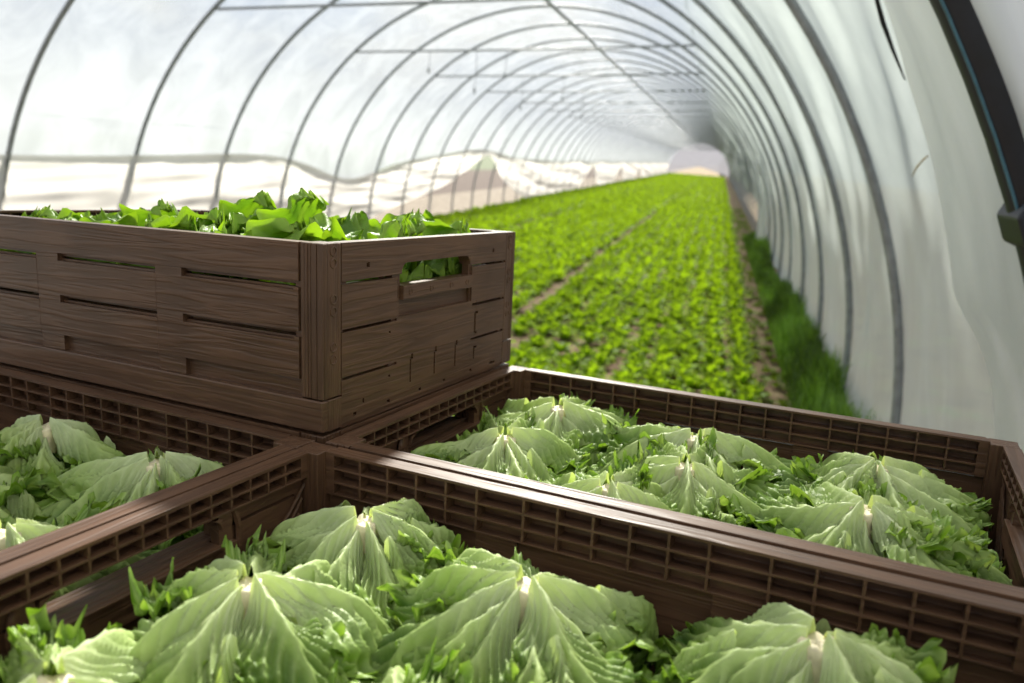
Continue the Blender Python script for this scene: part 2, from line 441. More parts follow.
def post_mesh():
    """corner post at (+CL,-CW) quadrant: x .2705-.297, y -.197 - -.170"""
    mb = MB()
    x0, x1, y0, y1 = .2705, CL, -CW, -.170
    # ribbed front (toward -y) and ribbed end (toward +x): thin upright fillets on a core
    mb.box(x0, x1 - .0006, y0 + .0011, y1, .034, CH)
    for a, b, d in ((.2705, .2745, .0005), (.2765, .2785, 0), (.2800, .2820, .0003), (.2835, .2890, 0), (.2900, CL, 0)):
        mb.box(a, b, y0 + d, y0 + .003, .034, CH - .0004)
    for a, b, d in ((-CW + .001, -.1915, 0), (-.1900, -.1880, .0002), (-.1865, -.1770, .0008), (-.1750, -.1715, .0001)):
        mb.box(x1 - .003, x1 - d, a, b, .034, CH - .0005)
    for z in (.1725, .1615, .1280, .1165, .0825, .0705): ring_geo(mb, (CL - .0004, -.1818, z), 0, .0042, .0009)
    # grey ledge where the planks end
    mb.box(x0 - .001, x0 + .002, y0 + .004, y0 + .010, .034, CH - .001)
    # lower foot that stands on the base
    mb.box(.2880, CL + .0004, -.1905, -.1700, .002, .0325)
    return mb.mesh('corner_post', M_post)

def base_mesh():
    mb = MB()
    mb.box(-CL, CL, -CW - .0012, -CW + .010, .002, .0325); mb.box(-CL, CL, CW - .010, CW + .0012, .002, .0325)
    mb.box(-CL + .012, CL - .012, -CW + .01, CW - .01, .004, .008)
    for i in range(12):
        x = -.27 + i * .049; mb.box(x - .002, x + .002, -CW + .01, CW - .01, -.004, .0045)
    for j in range(8):
        y = -.17 + j * .0486; mb.box(-CL + .012, CL - .012, y - .002, y + .002, -.004, .0045)
    return mb.mesh('base', M_base)

ME_long = long_panel_mesh(); ME_end = end_panel_mesh(); ME_grip = grip_mesh(); ME_post = post_mesh(); ME_base = base_mesh()

def strut_mesh(sd_):
    """curved strengthening ribs inside the end wall that fan from the hand hold to the corner"""
    mb = MB()
    for s in (sd_,):
        for k in range(4):
            P = []
            for i in range(9):
                t = i / 8
                y = .096 + t * (.075 - .004 * k); z = .098 - .013 * k + .052 * t ** 1.7
                P.append((CL - .0108, s * y, z))
            mb.tube(P, .0016, 6)
        P = [(CL - .0115, s * (.086 + .006 * math.sin(t * PI)), .157 - t * .045) for t in np.linspace(0, 1, 6)]
        mb.tube(P, .003, 6)
    return mb.mesh('inner_ribs', M_end)
ME_ribs = [strut_mesh(-1), strut_mesh(1)]

# small groove line in the rim of every panel: a raised lip on the rim's outer edge
def crate(name, label, x, y, z, yaw, group='brown plastic harvest crates'):
    r = empty(name, MC @ Matrix.Translation((x, y, z)) @ Matrix.Rotation(yaw, 4, 'Z'))
    tag(r, label, 'crate', group)
    flip = Matrix.Rotation(PI, 4, 'Z')
    for m in (Matrix.Identity(4), flip):
        bevel(obj('side_panel', ME_long, r, m), .0007)
        e = bevel(obj('end_panel', ME_end, r, m), .0006)
        bevel(obj('hand_grip', ME_grip, e), .0008)
        [obj('strengthening_ribs', q_, e) for q_ in ME_ribs]
    bevel(obj('base', ME_base, r), .0012)
    for m in (Matrix.Identity(4), flip, Matrix.Scale(-1, 4, (1, 0, 0)), flip @ Matrix.Scale(-1, 4, (1, 0, 0))):
        bevel(obj('corner_post', ME_post, r, m), .0005)
    return r

UP = crate('plastic_crate', 'brown wood-grain plastic crate on top of the others, full of bright green curly lettuce', -.300, .200, .0015, 0)
CA = crate('plastic_crate', 'brown open crate at the left edge, in the shadow in front of the raised crate', -.304, -.200, -.1805, -.0086)
CB = crate('plastic_crate', 'nearest brown open crate, holding the large pale lettuces at the bottom of the picture', .293, -.2065, -.1805, -.0012)
CC = crate('plastic_crate', 'brown open crate at the right, next to the green field, with sunlit pale lettuces', .3015, .1935, -.1805, .0024)
CD = crate('plastic_crate', 'brown crate underneath the raised crate, mostly hidden by it', -.301, .200, -.1805, 0)

# ================================================================ LETTUCES
PALE = np.array([.26, .38, .070]); RIBC = np.array([.50, .61, .24]); GREEN = np.array([.055, .135, .015]); MARG = np.array([.22, .37, .025]); WHITE = np.array([.64, .69, .48])

def fbm(a, b, seed, octs=4, f0=1.):
    r = np.random.default_rng(seed); o = np.zeros_like(a); amp = 1.
    f = f0
    for _ in range(octs):
        for _ in range(3):
            th = r.uniform(0, 2 * PI); ph = r.uniform(0, 2 * PI); k = f * r.uniform(.7, 1.4)
            o += amp * np.sin(k * (a * math.cos(th) + b * math.sin(th)) + ph) / 3
        amp *= .55; f *= 2.0
    return o

def margin_space(n):
    u = np.linspace(-1, 1, n); return np.sign(u) * (1 - (1 - np.abs(u)) ** 1.5)

def drape_leaf(mb, phi, L, W, lay, seed, A=.105, B=.085, ns=40, nv=34, ruff=1., pale=1., bow=0., start=.008, lift=0., torn=.1, clampf=None, sharp=True, roll=0.):
    r = np.random.default_rng(seed)
    s1 = 1 - (1 - np.linspace(0, 1, ns)) ** 1.35
    s = s1[:, None] * np.ones((1, nv)); v = margin_space(nv)[None, :] * np.ones((ns, 1))
    av = np.abs(v); ph = r.uniform(0, 6.28, 10)
    w = W * (.20 + .80 * np.clip(s / .50, 0, 1) ** 1.05)
    tip = np.clip((s - .58) / .42, 0, 1); w = w * np.sqrt(np.clip(1 - .92 * tip ** 2, 0, 1))
    m = np.maximum(av * np.clip(s * 2.5, 0, 1), np.clip((s - .80) / .20, 0, 1))
    c = np.arctan2(v * .62, .72 - s)
    k1 = r.uniform(7.5, 10.5)
    tri = (lambda x: 1 - np.abs((x % 1) * 2 - 1) * 2) if sharp else (lambda x: 2 * np.abs(np.sin(PI * x)) ** .7 - 1)
    # ragged outline
    teeth = tri(c * k1 / PI + .35 * np.sin(c * 5 + ph[0])); teeth2 = tri(c * k1 * 2.3 / PI + ph[1])
    lob = np.sin(c * 3.3 + ph[2]) * .6 + np.sin(c * 6.1 + ph[3]) * .5
    cut = 1 + m ** 2.2 * (.5 + .5 * (1 - tip)) * (.095 * teeth * (.45 + .55 * np.sin(c * 2.3 + ph[9])) + .05 * teeth2 * (.5 + .5 * np.sin(c * 3.7 + ph[5]))) * (1 if sharp else .5) * ruff + m ** 1.5 * torn * lob
    lat = w * v * cut
    lon = L * (s - .06 * av ** 2 * tip); cx = L * .5
    lon = np.where(s > .5, cx + (lon - cx) * cut, lon)
    # fold the margin back and forth within the surface
    f1 = k1 * 2.3; f2 = k1 * 5.3; e1 = m ** 3; e2 = m ** 6
    lat = lat + ruff * (.0030 * np.sin(c * f1 + ph[4]) * e1 + .0016 * np.sin(c * f2 + ph[5]) * e2) * np.sign(v)
    lon = lon + ruff * (.0030 * np.cos(c * f1 + ph[4]) * e1 + .0016 * np.cos(c * f2 + ph[5]) * e2)
    rho = start + lon
    az = phi + lat / (rho + .030) + bow * s ** 2 * .5
    th = np.clip(rho / (A * 1.12), 0, 2.4)
    thc = np.clip(th, 0, PI / 2)
    R = A * np.sin(thc) + A * .06 * np.clip(th - PI / 2, 0, 1)
    z = -B * (1 - np.cos(thc)) - B * .9 * np.clip(th - PI / 2, 0, 1) - .10 * R
    nr = np.sin(thc); nz = np.cos(thc)
    ribw = .0096 * (1 - .80 * s) + .0007
    rib = (.0112 * (1 - .88 * s) + .0006) * np.exp(-(lat / ribw) ** 2)
    q = (s - av ** 1.15 * .66) * 6.5 + .4 * (v > 0) + .18 * fbm(s * 3, v * 2, seed + 5, 2)
    vein = (.5 + .5 * np.cos(2 * PI * q)) ** 2.2
    vfade = np.clip(av * 7, 0, 1) * np.clip(s * 4, 0, 1) * (1 - .35 * m ** 2)
    q2 = (s - av * .45) * 19 + v * 2.2
    vein2 = (.5 + .5 * np.cos(2 * PI * q2)) ** 2
    rel = rib + .0056 * vein * vfade * (1 - .25 * s) - .0020 * vfade + .0009 * vein2 * vfade
    rel = rel + .0042 * fbm(s * 5, v * 3., seed + 9, 3) * np.clip(s * 2, 0, 1)
    rel = rel - .014 * av ** 1.6 * np.clip(1.1 - s, 0, 1) * np.clip(s * 4, 0, 1)
    rf = (.0048 * np.sin(c * f1 + ph[6]) * e1 + .0026 * np.sin(c * f2 + ph[7]) * e2 + .0045 * np.sin(c * k1 * .8 + ph[8]) * m ** 2 + .005 * m ** 2.5) * ruff + roll * v * m * np.clip(s * 2, 0, 1) + .0095 * fbm(s * 2.8, v * 1.9, seed + 40, 2) * np.clip(s * 3, 0, 1)
    d = lay + rel + rf * np.clip(s * 2.2, 0, 1) + lift * s ** 2
    Rr = R + d * nr; zz = z + d * (nz + .15)
    X = Rr * np.cos(az); Y = Rr * np.sin(az)
    G = np.stack([X, Y, zz], -1)
    if clampf is not None: G = clampf(G)
    base = np.clip(1 - s * 1.9, 0, 1) ** 1.2
    ribm = np.exp(-(lat / (ribw * 1.3)) ** 2) * (1 - .4 * s)
    green = np.clip((s * .85 + av * .25) + .30 * fbm(s * 4, v * 3, seed + 2, 3) - .12, 0, 1)
    Cc = PALE[None, None] * (1 - green[..., None]) + GREEN * green[..., None]
    mm = (m ** 6)[..., None] * .6
    Cc = Cc * (1 - mm) + MARG * mm
    rm = np.clip(ribm + .55 * vein * vfade, 0, 1)[..., None] * .7 * pale
    Cc = Cc * (1 - rm) + RIBC * rm
    bb = (base * pale)[..., None] * .85
    Cc = Cc * (1 - bb) + WHITE * bb
    mb.grid(G, Cc)

def stub_mesh(seed, r=.0145):
    rr = np.random.default_rng(seed); mb = MB(); n = 22
    prof = [(.0, -.02, r * .9), (.0, .001, r), (.0, .0066, r * .97), (0, .0080, r * .86), (0, .0070, r * .5), (0, .0078, 0.0006)]
    G = []
    for _, z, q in prof:
        row = []
        for k in range(n + 1):
            a = 2 * PI * (k % n) / n
            jr = 1 + .10 * math.sin(3 * a + seed) + .07 * math.sin(7 * a + seed * 2)
            row.append((q * jr * math.cos(a), q * jr * math.sin(a), z + .0012 * math.sin(5 * a + seed) * (q > .005) + .0006 * rr.uniform(-1, 1) * 0))
        G.append(row)
    mb.grid(np.array(G)); return mb.mesh('cut_stem', M_stem, True)

def heart_mesh(seed, A, B, cf=None):
    th = np.linspace(0, PI * .95, 26)[:, None] * np.ones((1, 49)); ph = np.linspace(0, 2 * PI, 49)[None, :] * np.ones((26, 1))
    d = 1 + .05 * np.sin(ph * 9 + seed) * np.sin(th) + .04 * np.sin(ph * 15 + th * 5 + seed)
    Rr = (A * .80) * np.sin(th) * d; z = -.030 - B * .62 * (1 - np.cos(th)) * d
    G = np.stack([Rr * np.cos(ph), Rr * np.sin(ph), z], -1)
    if cf is not None: G = cf(G)
    C = np.ones(G.shape) * (GREEN * .75 + PALE * .1)
    mb = MB(); mb.grid(G, C); return mb.mesh('lettuce_heart', M_leaf, True)

def crate_clamp(crate_c, loc, hx=.277, hy=.1775, top=0.0):
    """leaves press against the crate's walls instead of passing through (crate frame)"""
    cx0, cy0 = crate_c; lx, ly, lz = loc
    def f(G):
        X = G[..., 0] + lx - cx0; Y = G[..., 1] + ly - cy0; Z = G[..., 2] + lz
        w = 1.0
        def sq(a, h):
            over = np.abs(a) - (h - .012)
            return np.where(over > 0, np.sign(a) * (h - .012 + .012 * (1 - np.exp(-over / .012))), a)
        X2 = sq(X, hx); Y2 = sq(Y, hy)
        # push material that is squeezed at a wall a little upward (never over the rim)
        ex = np.abs(X - X2) + np.abs(Y - Y2)
        Z2 = Z - .7 * np.minimum(ex, .07)
        Z2 = np.maximum(Z2, top - .168)
        return np.stack([X2 + cx0 - lx, Y2 + cy0 - ly, Z2 - lz], -1)
    return f

def lettuce(label, x, y, z, seed, A=.105, B=.085, group=None, tilt=(0, 0), n1=6, n2=6, n3=4, phi0=0, size=1., res=1.0, r2=1.):
    root = empty('lettuce', MC @ Matrix.Translation((x, y, z)))
    tag(root, label, 'lettuce', group)
    r = random.Random(seed); k = 0
    ns, nv = int(54 * res), int(64 * res)
    cc = (CAx if x < 0 and y < 0 else CBx if y < 0 else CCx if x > 0 else CDx)
    cl_ = crate_clamp(cc, (x, y, z))
    Rt = np.array((Matrix.Rotation(tilt[0], 3, 'X') @ Matrix.Rotation(tilt[1], 3, 'Y')))
    def cf(G): return cl_(G @ Rt.T)
    def put(phi, L, W, lay, ruff, **kw):
        nonlocal k
        mb = MB(); drape_leaf(mb, phi, L * size, W * size, lay, seed * 31 + k, A * size, B * size, ns, nv, ruff, clampf=cf, **kw); k += 1
        obj('leaf', mb.mesh('leaf', M_leaf, True), root)
    for i in range(n1):
        put(phi0 + 2 * PI * (i + r.uniform(-.3, .3)) / n1, r.uniform(.105, .160), r.uniform(.042, .068), -.001 + .0034 * ((i * 2) % 3), r.uniform(.8, 1.3), bow=r.uniform(-.6, .6), lift=r.uniform(-.004, .006), torn=r.uniform(.08, .22), roll=r.uniform(-.007, .007))
    for i in range(n2):
        put(phi0 + .5 + 2 * PI * (i + r.uniform(-.2, .2)) / n2, r2 * r.uniform(.15, .18), r.uniform(.060, .078) * (.4 + .6 * r2), -.010 + .0024 * (i % 3), r.uniform(1.0, 1.4), bow=r.uniform(-.4, .4), lift=r.uniform(0, .008), torn=.16, roll=r.uniform(-.005, .005), sharp=(i % 2 == 0))
    for i in range(n3):
        put(phi0 + .2 + 2 * PI * (i + r.uniform(-.2, .2)) / n3, r2 * r.uniform(.125, .150), r.uniform(.050, .062), -.024 + .0012 * i, 1.35, lift=r.uniform(.004, .014), torn=.2, pale=.5, sharp=False)
    for i in range(2):
        put(r.uniform(0, 6.28), r.uniform(.06, .095), r.uniform(.022, .036), .0045, 1.3, lift=r.uniform(.0, .016), torn=.28, sharp=False)
    for i in range(3):
        put(phi0 + 2 * PI * (i + r.uniform(-.4, .4)) / 3, r.uniform(.06, .095), r.uniform(.030, .048), r.uniform(.000, .004), .9, lift=r.uniform(-.003, .004), torn=.22, sharp=(i % 2 == 0), start=r.uniform(.035, .065), roll=r.uniform(-.01, .01), pale=.6)
    st = obj('cut_stem', stub_mesh(seed, .0118 * size), root); st.rotation_euler = (tilt[0], tilt[1], 0)
    obj('lettuce_heart', heart_mesh(seed, A * size, B * size, cl_), root)
    return root

CAx=(-.304,-.200); CBx=(.293,-.2065); CCx=(.3015,.1935); CDx=(-.301,.200)
# nearest crate
lettuce('large pale lettuce with a torn upright leaf, lower left in the nearest crate', .104, -.200, -.034, 1, A=0.106, B=0.074, r2=.80, phi0=-1.2, tilt=(-.05, 0), n3=3)
lettuce('pale lettuce in the far left corner of the nearest crate, where four crates meet', .104, -.076, -.036, 2, A=0.106, B=0.074, r2=.80, phi0=-.9, tilt=(.05, .0), size=.98, n3=3)
lettuce('lettuce with a round white cut stem in the middle of the nearest crate', .262, -.106, -.034, 3, A=0.106, B=0.074, r2=.80, phi0=-1.55, n3=3)
lettuce('wide pale lettuce in the nearest crate, lower right, beside the long shared rim', .446, -.072, -.036, 4, A=0.106, B=0.074, r2=.80, phi0=-2.2, n3=3)
lettuce('lettuce cut off by the bottom left corner of the picture, beside the crate handle', .085, -.322, -.040, 5, A=0.106, B=0.074, r2=.80, phi0=.6, size=.95, n3=3)
lettuce('lettuce in front of the round-stemmed one, cut off by the bottom edge at the middle', .252, -.247, -.050, 6, A=0.106, B=0.074, r2=.80, phi0=1.2, n3=3)
lettuce('lettuce at the right bottom edge in front of the wide pale one', .420, -.235, -.055, 7, A=0.106, B=0.074, r2=.80, phi0=.3, n3=3)
lettuce('frilly lettuce at the lower right picture corner, in the nearest crate', .535, -.150, -.050, 25, A=0.106, B=0.074, r2=.80, phi0=.3, size=.95, n3=3)
# left crate
lettuce('shaded lettuce with a grey round cut stem beside the handle rim in the left crate', -.135, -.075, -.036, 8, A=0.116, B=0.062, r2=.88, phi0=2.6, res=.8, n3=3)
lettuce('shaded lettuce at the back of the left crate, below the raised crate', -.318, -.062, -.036, 9, A=0.116, B=0.062, r2=.88, phi0=-1.0, res=.8, n3=3)
lettuce('shaded lettuce at the left picture edge, in front of the back one', -.255, -.200, -.036, 10, A=0.116, B=0.062, r2=.88, phi0=.7, res=.8, n3=3)
lettuce('sunlit pale lettuce at the left picture edge, against the shared handle rim', -.100, -.235, -.034, 11, A=0.116, B=0.062, r2=.88, phi0=1.9, res=.8, n3=3)
# right crate
lettuce('tall lettuce with spread veined leaves at the back left of the right crate', .112, .300, -.030, 12, A=0.128, B=0.050, phi0=-1.2, res=.8)
lettuce('pale lettuce with a brown cut stem at the front left of the right crate', .108, .165, -.032, 13, A=0.128, B=0.050, phi0=-.4, res=.8, size=.95)
lettuce('lettuce with bundled pale ribs in the back middle of the right crate', .287, .278, -.030, 14, A=0.128, B=0.050, phi0=-.5, res=.8)
lettuce('small flattened lettuce directly in front of the bundled-rib one', .300, .180, -.030, 15, A=0.128, B=0.050, phi0=.6, res=.8, size=.9)
lettuce('lettuce whose round pale cut stem touches the near rim of the right crate', .255, .078, -.028, 16, A=0.128, B=0.050, phi0=1.3, res=.8, size=.85)
lettuce('long-ribbed lettuce at the back right of the right crate', .468, .286, -.030, 17, A=0.128, B=0.050, phi0=.1, res=.8)
lettuce('long-ribbed lettuce with dark specks at the front right of the right crate', .462, .148, -.026, 18, A=0.128, B=0.050, phi0=.15, res=.8)
# crate under the raised one, seen through its hand hold
lettuce('lettuce seen through the hand hold of the lower crate under the raised crate', -.110, .200, -.045, 19, n3=5, res=.5)

# ---- bright upright curly lettuces in the raised crate
BR1 = np.array([.17, .30, .022]); BR2 = np.array([.27, .41, .045]); BR3 = np.array([.06, .15, .018])
def curl_leaf(mb, phi, lean, L, W, seed, ns=26, nv=24, ruff=1., C1=BR1, C2=BR2, C3=BR3, curl=1.2, clampf=None):
    r = np.random.default_rng(seed); ph = r.uniform(0, 6.28, 8)
    fine = ns > 20
    s = ((1 - (1 - np.linspace(0, 1, ns)) ** 1.3) if fine else np.linspace(0, 1, ns))[:, None] * np.ones((1, nv)); v = (margin_space(nv) if fine else np.linspace(-1, 1, nv))[None, :] * np.ones((ns, 1)); av = np.abs(v)
    w = W * (.2 + .8 * np.clip(s / .6, 0, 1) ** 1.1); tip = np.clip((s - .60) / .40, 0, 1); w = w * np.sqrt(1 - (.95 if fine else .72) * tip ** 2)
    m = np.maximum(av * np.clip(s * 2, 0, 1), np.clip((s - .78) / .22, 0, 1)); c = np.arctan2(v * .62, .72 - s)
    lob = 1 + m ** 3 * (.10 * np.sin(c * 4 + ph[0]) + .09 * (np.abs(np.sin(c * 5.5 + ph[1])) - .6) + .05 * (np.abs(np.sin(c * 12 + ph[2])) - .6))
    lat = w * v * lob; s = s - (.04 if fine else .16) * av ** 2 * tip
    # the spine rises, then bends outward
    a = lean + curl * s ** 2
    ds = L / (ns - 1)
    dS = np.diff(s, axis=0, prepend=s[:1] * 0) * L; rr = np.cumsum(np.sin(a) * dS, 0); zz = np.cumsum(np.cos(a) * dS, 0)
    nR = -np.cos(a); nZ = np.sin(a)          # normal (pointing inward/up)
    cup = -.25 * lat ** 2 / W
    d = cup + ruff * (W / .045) * (.8 if fine else 1) * (.0060 * np.sin(c * 8 + ph[3]) * m ** 1.4 + .0062 * np.sin(c * 19 + ph[4]) * m ** 2 + (.0042 * np.sin(c * 37 + ph[6]) * m ** 3 if fine else 0) + .0045 * fbm(s * 9, v * 6, seed, 3)) + .0015 * np.exp(-(lat / .004) ** 2)
    rad = rr + nR * -d + .01; z = zz + nZ * -d
    lat2 = lat * (1 - .25 * av * ruff * np.sin(c * 6 + ph[5]) * m)
    X = rad * math.cos(phi) - lat2 * math.sin(phi); Y = rad * math.sin(phi) + lat2 * math.cos(phi)
    g = np.clip(.5 + .4 * fbm(s * 5, v * 4, seed + 3, 3), 0, 1)[..., None]
    C = C3 * (1 - g) + C1 * g; mm = (m ** 3)[..., None] * .6; C = C * (1 - mm) + C2 * mm
    p = np.exp(-(lat / .005) ** 2)[..., None] * .6 * (1 - s[..., None] * .6); C = C * (1 - p) + PALE * p
    G = np.stack([X, Y, z], -1)
    if clampf is not None: G = clampf(G)
    mb.grid(G, C)

def curly_head(label, x, y, z, seed, n=15, size=1.):
    root = empty('curly_lettuce', MC @ Matrix.Translation((x, y, z)))
    tag(root, label, 'lettuce', 'curly lettuces in the raised crate')
    r = random.Random(seed); cf = crate_clamp((-.300, .200), (x, y, z), hx=.278, hy=.178, top=.181)
    for i in range(n):
        mb = MB(); t = i / n
        curl_leaf(mb, i * 2.4 + r.uniform(-.3, .3), .10 + .85 * t + r.uniform(-.08, .08), size * r.uniform(.105, .132) * (1 - .15 * t), size * r.uniform(.040, .060), seed * 50 + i, curl=r.uniform(.5, 1.9), ns=38, nv=50, clampf=cf)
        obj('leaf', mb.mesh('leaf', M_leaf2, True), root)
    return root
heads = [(-.500, .12, .010, 'leftmost small curly lettuce peeping over the front wall of the raised crate'),
         (-.380, .105, .014, 'curly lettuce left of the middle in the raised crate, with a pointed dark leaf'),
         (-.262, .13, .030, 'tallest curly lettuce in the middle of the raised crate'),
         (-.150, .11, .026, 'curly lettuce with a broad upright leaf near the front corner of the raised crate'),
         (-.060, .165, .012, 'curly lettuce just behind the hand hold of the raised crate'),
         (-.085, .30, .012, 'curly lettuce at the far right end of the raised crate'),
         (-.230, .29, .010, 'curly lettuce against the back wall of the raised crate, right of its middle'),
         (-.420, .27, -.02, 'curly lettuce low against the back wall of the raised crate, left of its middle')]
for i, (x, y, dz, lb) in enumerate(heads):
    curly_head(lb, x, y, .075 + dz, 60 + i, n=17 if i in (2, 3, 4, 5) else 14)

# ================================================================ WAGON under the crates
wg = empty('harvest_wagon', MC @ Matrix.Translation((.0, .0, -.19)))
tag(wg, 'low timber wagon bed carrying the brown crates', 'wagon')
mb = MB()
for i in range(9):
    y = -.45 + i * .1; mb.box(-.72, .72, y + .003, y + .097, -.035, -.0)
obj('wagon_bed', mb.mesh('wagon_bed', M_timber), wg)
mb = MB(); mb.box(-.7, .7, -.40, -.34, -.10, -.035); mb.box(-.7, .7, .34, .40, -.10, -.035); mb.box(-.03, .03, -.4, .4, -.1, -.035)
obj('wagon_frame', mb.mesh('wagon_frame', M_steel), wg)
for sx in (-.55, .55):
    for sy in (-.42, .42):
        p = MC @ Vector((sx, sy, -.19))
        mb = MB(); mb.box(sx - .025, sx + .025, sy * .88 - .025, sy * .88 + .025, -(p.z) + .33, -.10); obj('wagon_leg', mb.mesh('wagon_leg', M_steel), wg)
        mb = MB(); zc = -(p.z) + .20; R = .17
        P = [(sx + R * math.cos(a), sy, zc + R * math.sin(a)) for a in np.linspace(0, 2 * PI, 33)]
        mb.tube(P, .04, 10, cap=False)
        mb.box(sx - .14, sx + .14, sy - .012, sy + .012, zc - .02, zc + .02); mb.box(sx - .02, sx + .02, sy - .012, sy + .012, zc - .14, zc + .14); mb.box(sx - .025, sx + .025, sy * .88 - .04, sy * .88 + .05, zc - .02, zc + .15)
        obj('wagon_wheel', mb.mesh('wagon_wheel', M_rubber, True), wg)

# ================================================================ TUNNEL
TX, TR, TL, TA = -2.5547, 3.566, .120, .9741
def arch(t, ins=0.0):
    return TX + (TR - ins) * math.cos(t), TL + (TA * TR - ins) * math.sin(t)
S0, SP = 3.997, 1.5441
YF = -5.0; YE = 95.0
def hoop_mesh(r=.022, pipe_ins=.0):
    mb = MB(); P = [(TX + TR - (.010), 0, -.05), (TX + TR - (.010), 0, .05)]
    P += [(arch(t, (.010))[0], 0, arch(t, (.010))[1]) for t in np.linspace(0, PI, 61)]
    P += [(TX - TR + (.010), 0, .05), (TX - TR + (.010), 0, -.05)]
    mb.tube(P, r, 10); return mb.mesh('steel_hoop', M_steel, True)
ME_hoop = hoop_mesh()
ii = list(range(-4, -2)) + list(range(0, 58))
for i in ii:
    o = obj('steel_hoop', ME_hoop); o.location = (0, S0 + i * SP, 0)
    if i == 0: lb = 'nearest complete grey steel hoop, its foot by the corner of the right crate'
    elif i < 0: lb = 'grey steel hoop of the tunnel behind the crates'
    elif i == 1: lb = 'second grey steel hoop from the camera on the right wall'
    elif i == 2: lb = 'third grey steel hoop from the camera, the first one carrying a cross tie'
    elif i == 3: lb = 'grey steel hoop just beyond the first cross tie'
    elif i == 4: lb = 'grey steel hoop carrying the second cross tie'
    elif i == 5: lb = 'grey steel hoop just beyond the second cross tie'
    else: lb = 'thin grey steel hoop receding down the tunnel beyond the second cross tie'
    tag(o, lb, 'hoop', 'steel hoops of the polytunnel')
# ties
for n, i in enumerate(range(2, 58, 2)):
    zl, zr_ = 2.66, 2.92
    tl = math.asin((zl - TL) / (TA * TR - .03)); x0 = TX - (TR - .03) * math.cos(tl)
    t_r = math.asin((zr_ - TL) / (TA * TR - .03)); x1 = TX + (TR - .03) * math.cos(t_r)
    mb = MB(); mb.tube([(x0, 0, zl - 2.7), (0.5 * (x0 + x1), 0, .5 * (zl + zr_) - 2.71), (x1, 0, zr_ - 2.7)], .014, 8)
    o = obj('cross_tie', mb.mesh('cross_tie', M_steel, True)); o.location = (0, S0 + i * SP, 2.7)
    lb = {0: 'nearest horizontal cross tie, running along the top edge of the picture', 1: 'second horizontal cross tie from the camera', 2: 'third horizontal cross tie from the camera', 3: 'fourth horizontal cross tie from the camera'}.get(n, 'thin horizontal cross tie far down the tunnel, beyond the fourth')
    tag(o, lb, 'tie bar', 'cross ties of the polytunnel')
# ridge bar
mb = MB(); zr = TL + TA * TR - .075
mb.tube([(TX, y, zr + .008 * math.sin(y)) for y in np.linspace(-2, YE - 3, 90)], .026, 8)
tag(obj('ridge_bar', mb.mesh('ridge_bar', M_steel, True)), 'long grey ridge bar running down the top of the tunnel', 'bar')
# hanging cords
cords = [(4, -3.9, .22), (4, -3.25, .48), (4, -2.85, .30), (6, -3.4, .5), (6, -2.7, .35), (8, -2.9, .5)]
for k, (i, x, l) in enumerate(cords):
    mb = MB(); mb.tube([(0, 0, 0), (.01, 0, -l * .5), (0, 0, -l)], .004, 5); mb.box(-.011, .011, -.011, .011, -l - .07, -l)
    o = obj('cord_with_weight', mb.mesh('cord_with_weight', M_wire)); o.location = (x, S0 + i * SP, 2.66 + (x + 4.95) * .26 / 4.3)
    nm = {2: 'nearest', 4: 'second', 6: 'third', 8: 'fourth', 10: 'fifth'}[i]
    same = [c for c in cords if c[0] == i]; same.sort(key=lambda c: c[1]); pos = same.index((i, x, l))
    w = ['only'] if len(same) == 1 else (['left', 'right'] if len(same) == 2 else ['leftmost', 'middle', 'rightmost'])
    tag(o, '%s thin weighted cord hanging from the %s cross tie' % (w[pos], nm), 'cord', 'cords hanging from the cross ties')

# ---- film skins
def skin(name, t0, t1, nt_, ys, mat, zmin=None, wr=.012, fold=None):
    ts = np.linspace(t0, t1, nt_); T, Y = np.meshgrid(ts, ys, indexing='ij')
    X = TX + (TR + .012) * np.cos(T); Z = TL + (TA * TR + .012) * np.sin(T)
    # film sags inward between two hoops
    ph = ((Y - S0) / SP) % 1; sag = .028 * np.sin(PI * ph) ** 2 * np.clip(1.2 - np.abs(T - PI / 2) / 1.9, 0, 1)
    w = wr * (fbm(Y * 2.2, T * 5, 5, 4) * .6 + .5 * fbm(Y * 6.0 + T * 9, T * 2.0, 8, 3)) * np.sin(PI * ph) ** .5
    if fold is not None: w = w + fold(T, Y, Z)
    d = -(sag + np.maximum(w, -.01))
    X = X + d * np.cos(T); Z = Z + d * np.sin(T)
    if zmin is not None:
        zm = zmin(ys)[None, :] * np.ones_like(Z)
        Z = np.maximum(Z, zm)
    mb = MB(); mb.grid(np.stack([X, Y, Z], -1)); return tag(obj(name, mb.mesh(name, mat, True)), kind='structure')
ys = np.concatenate([np.arange(YF, 20, .09), np.arange(20, YE, .4)])
TSR, TSL = .95, PI - .42
skin('ceiling', TSR, TSL, 46, ys, M_film, wr=.006)

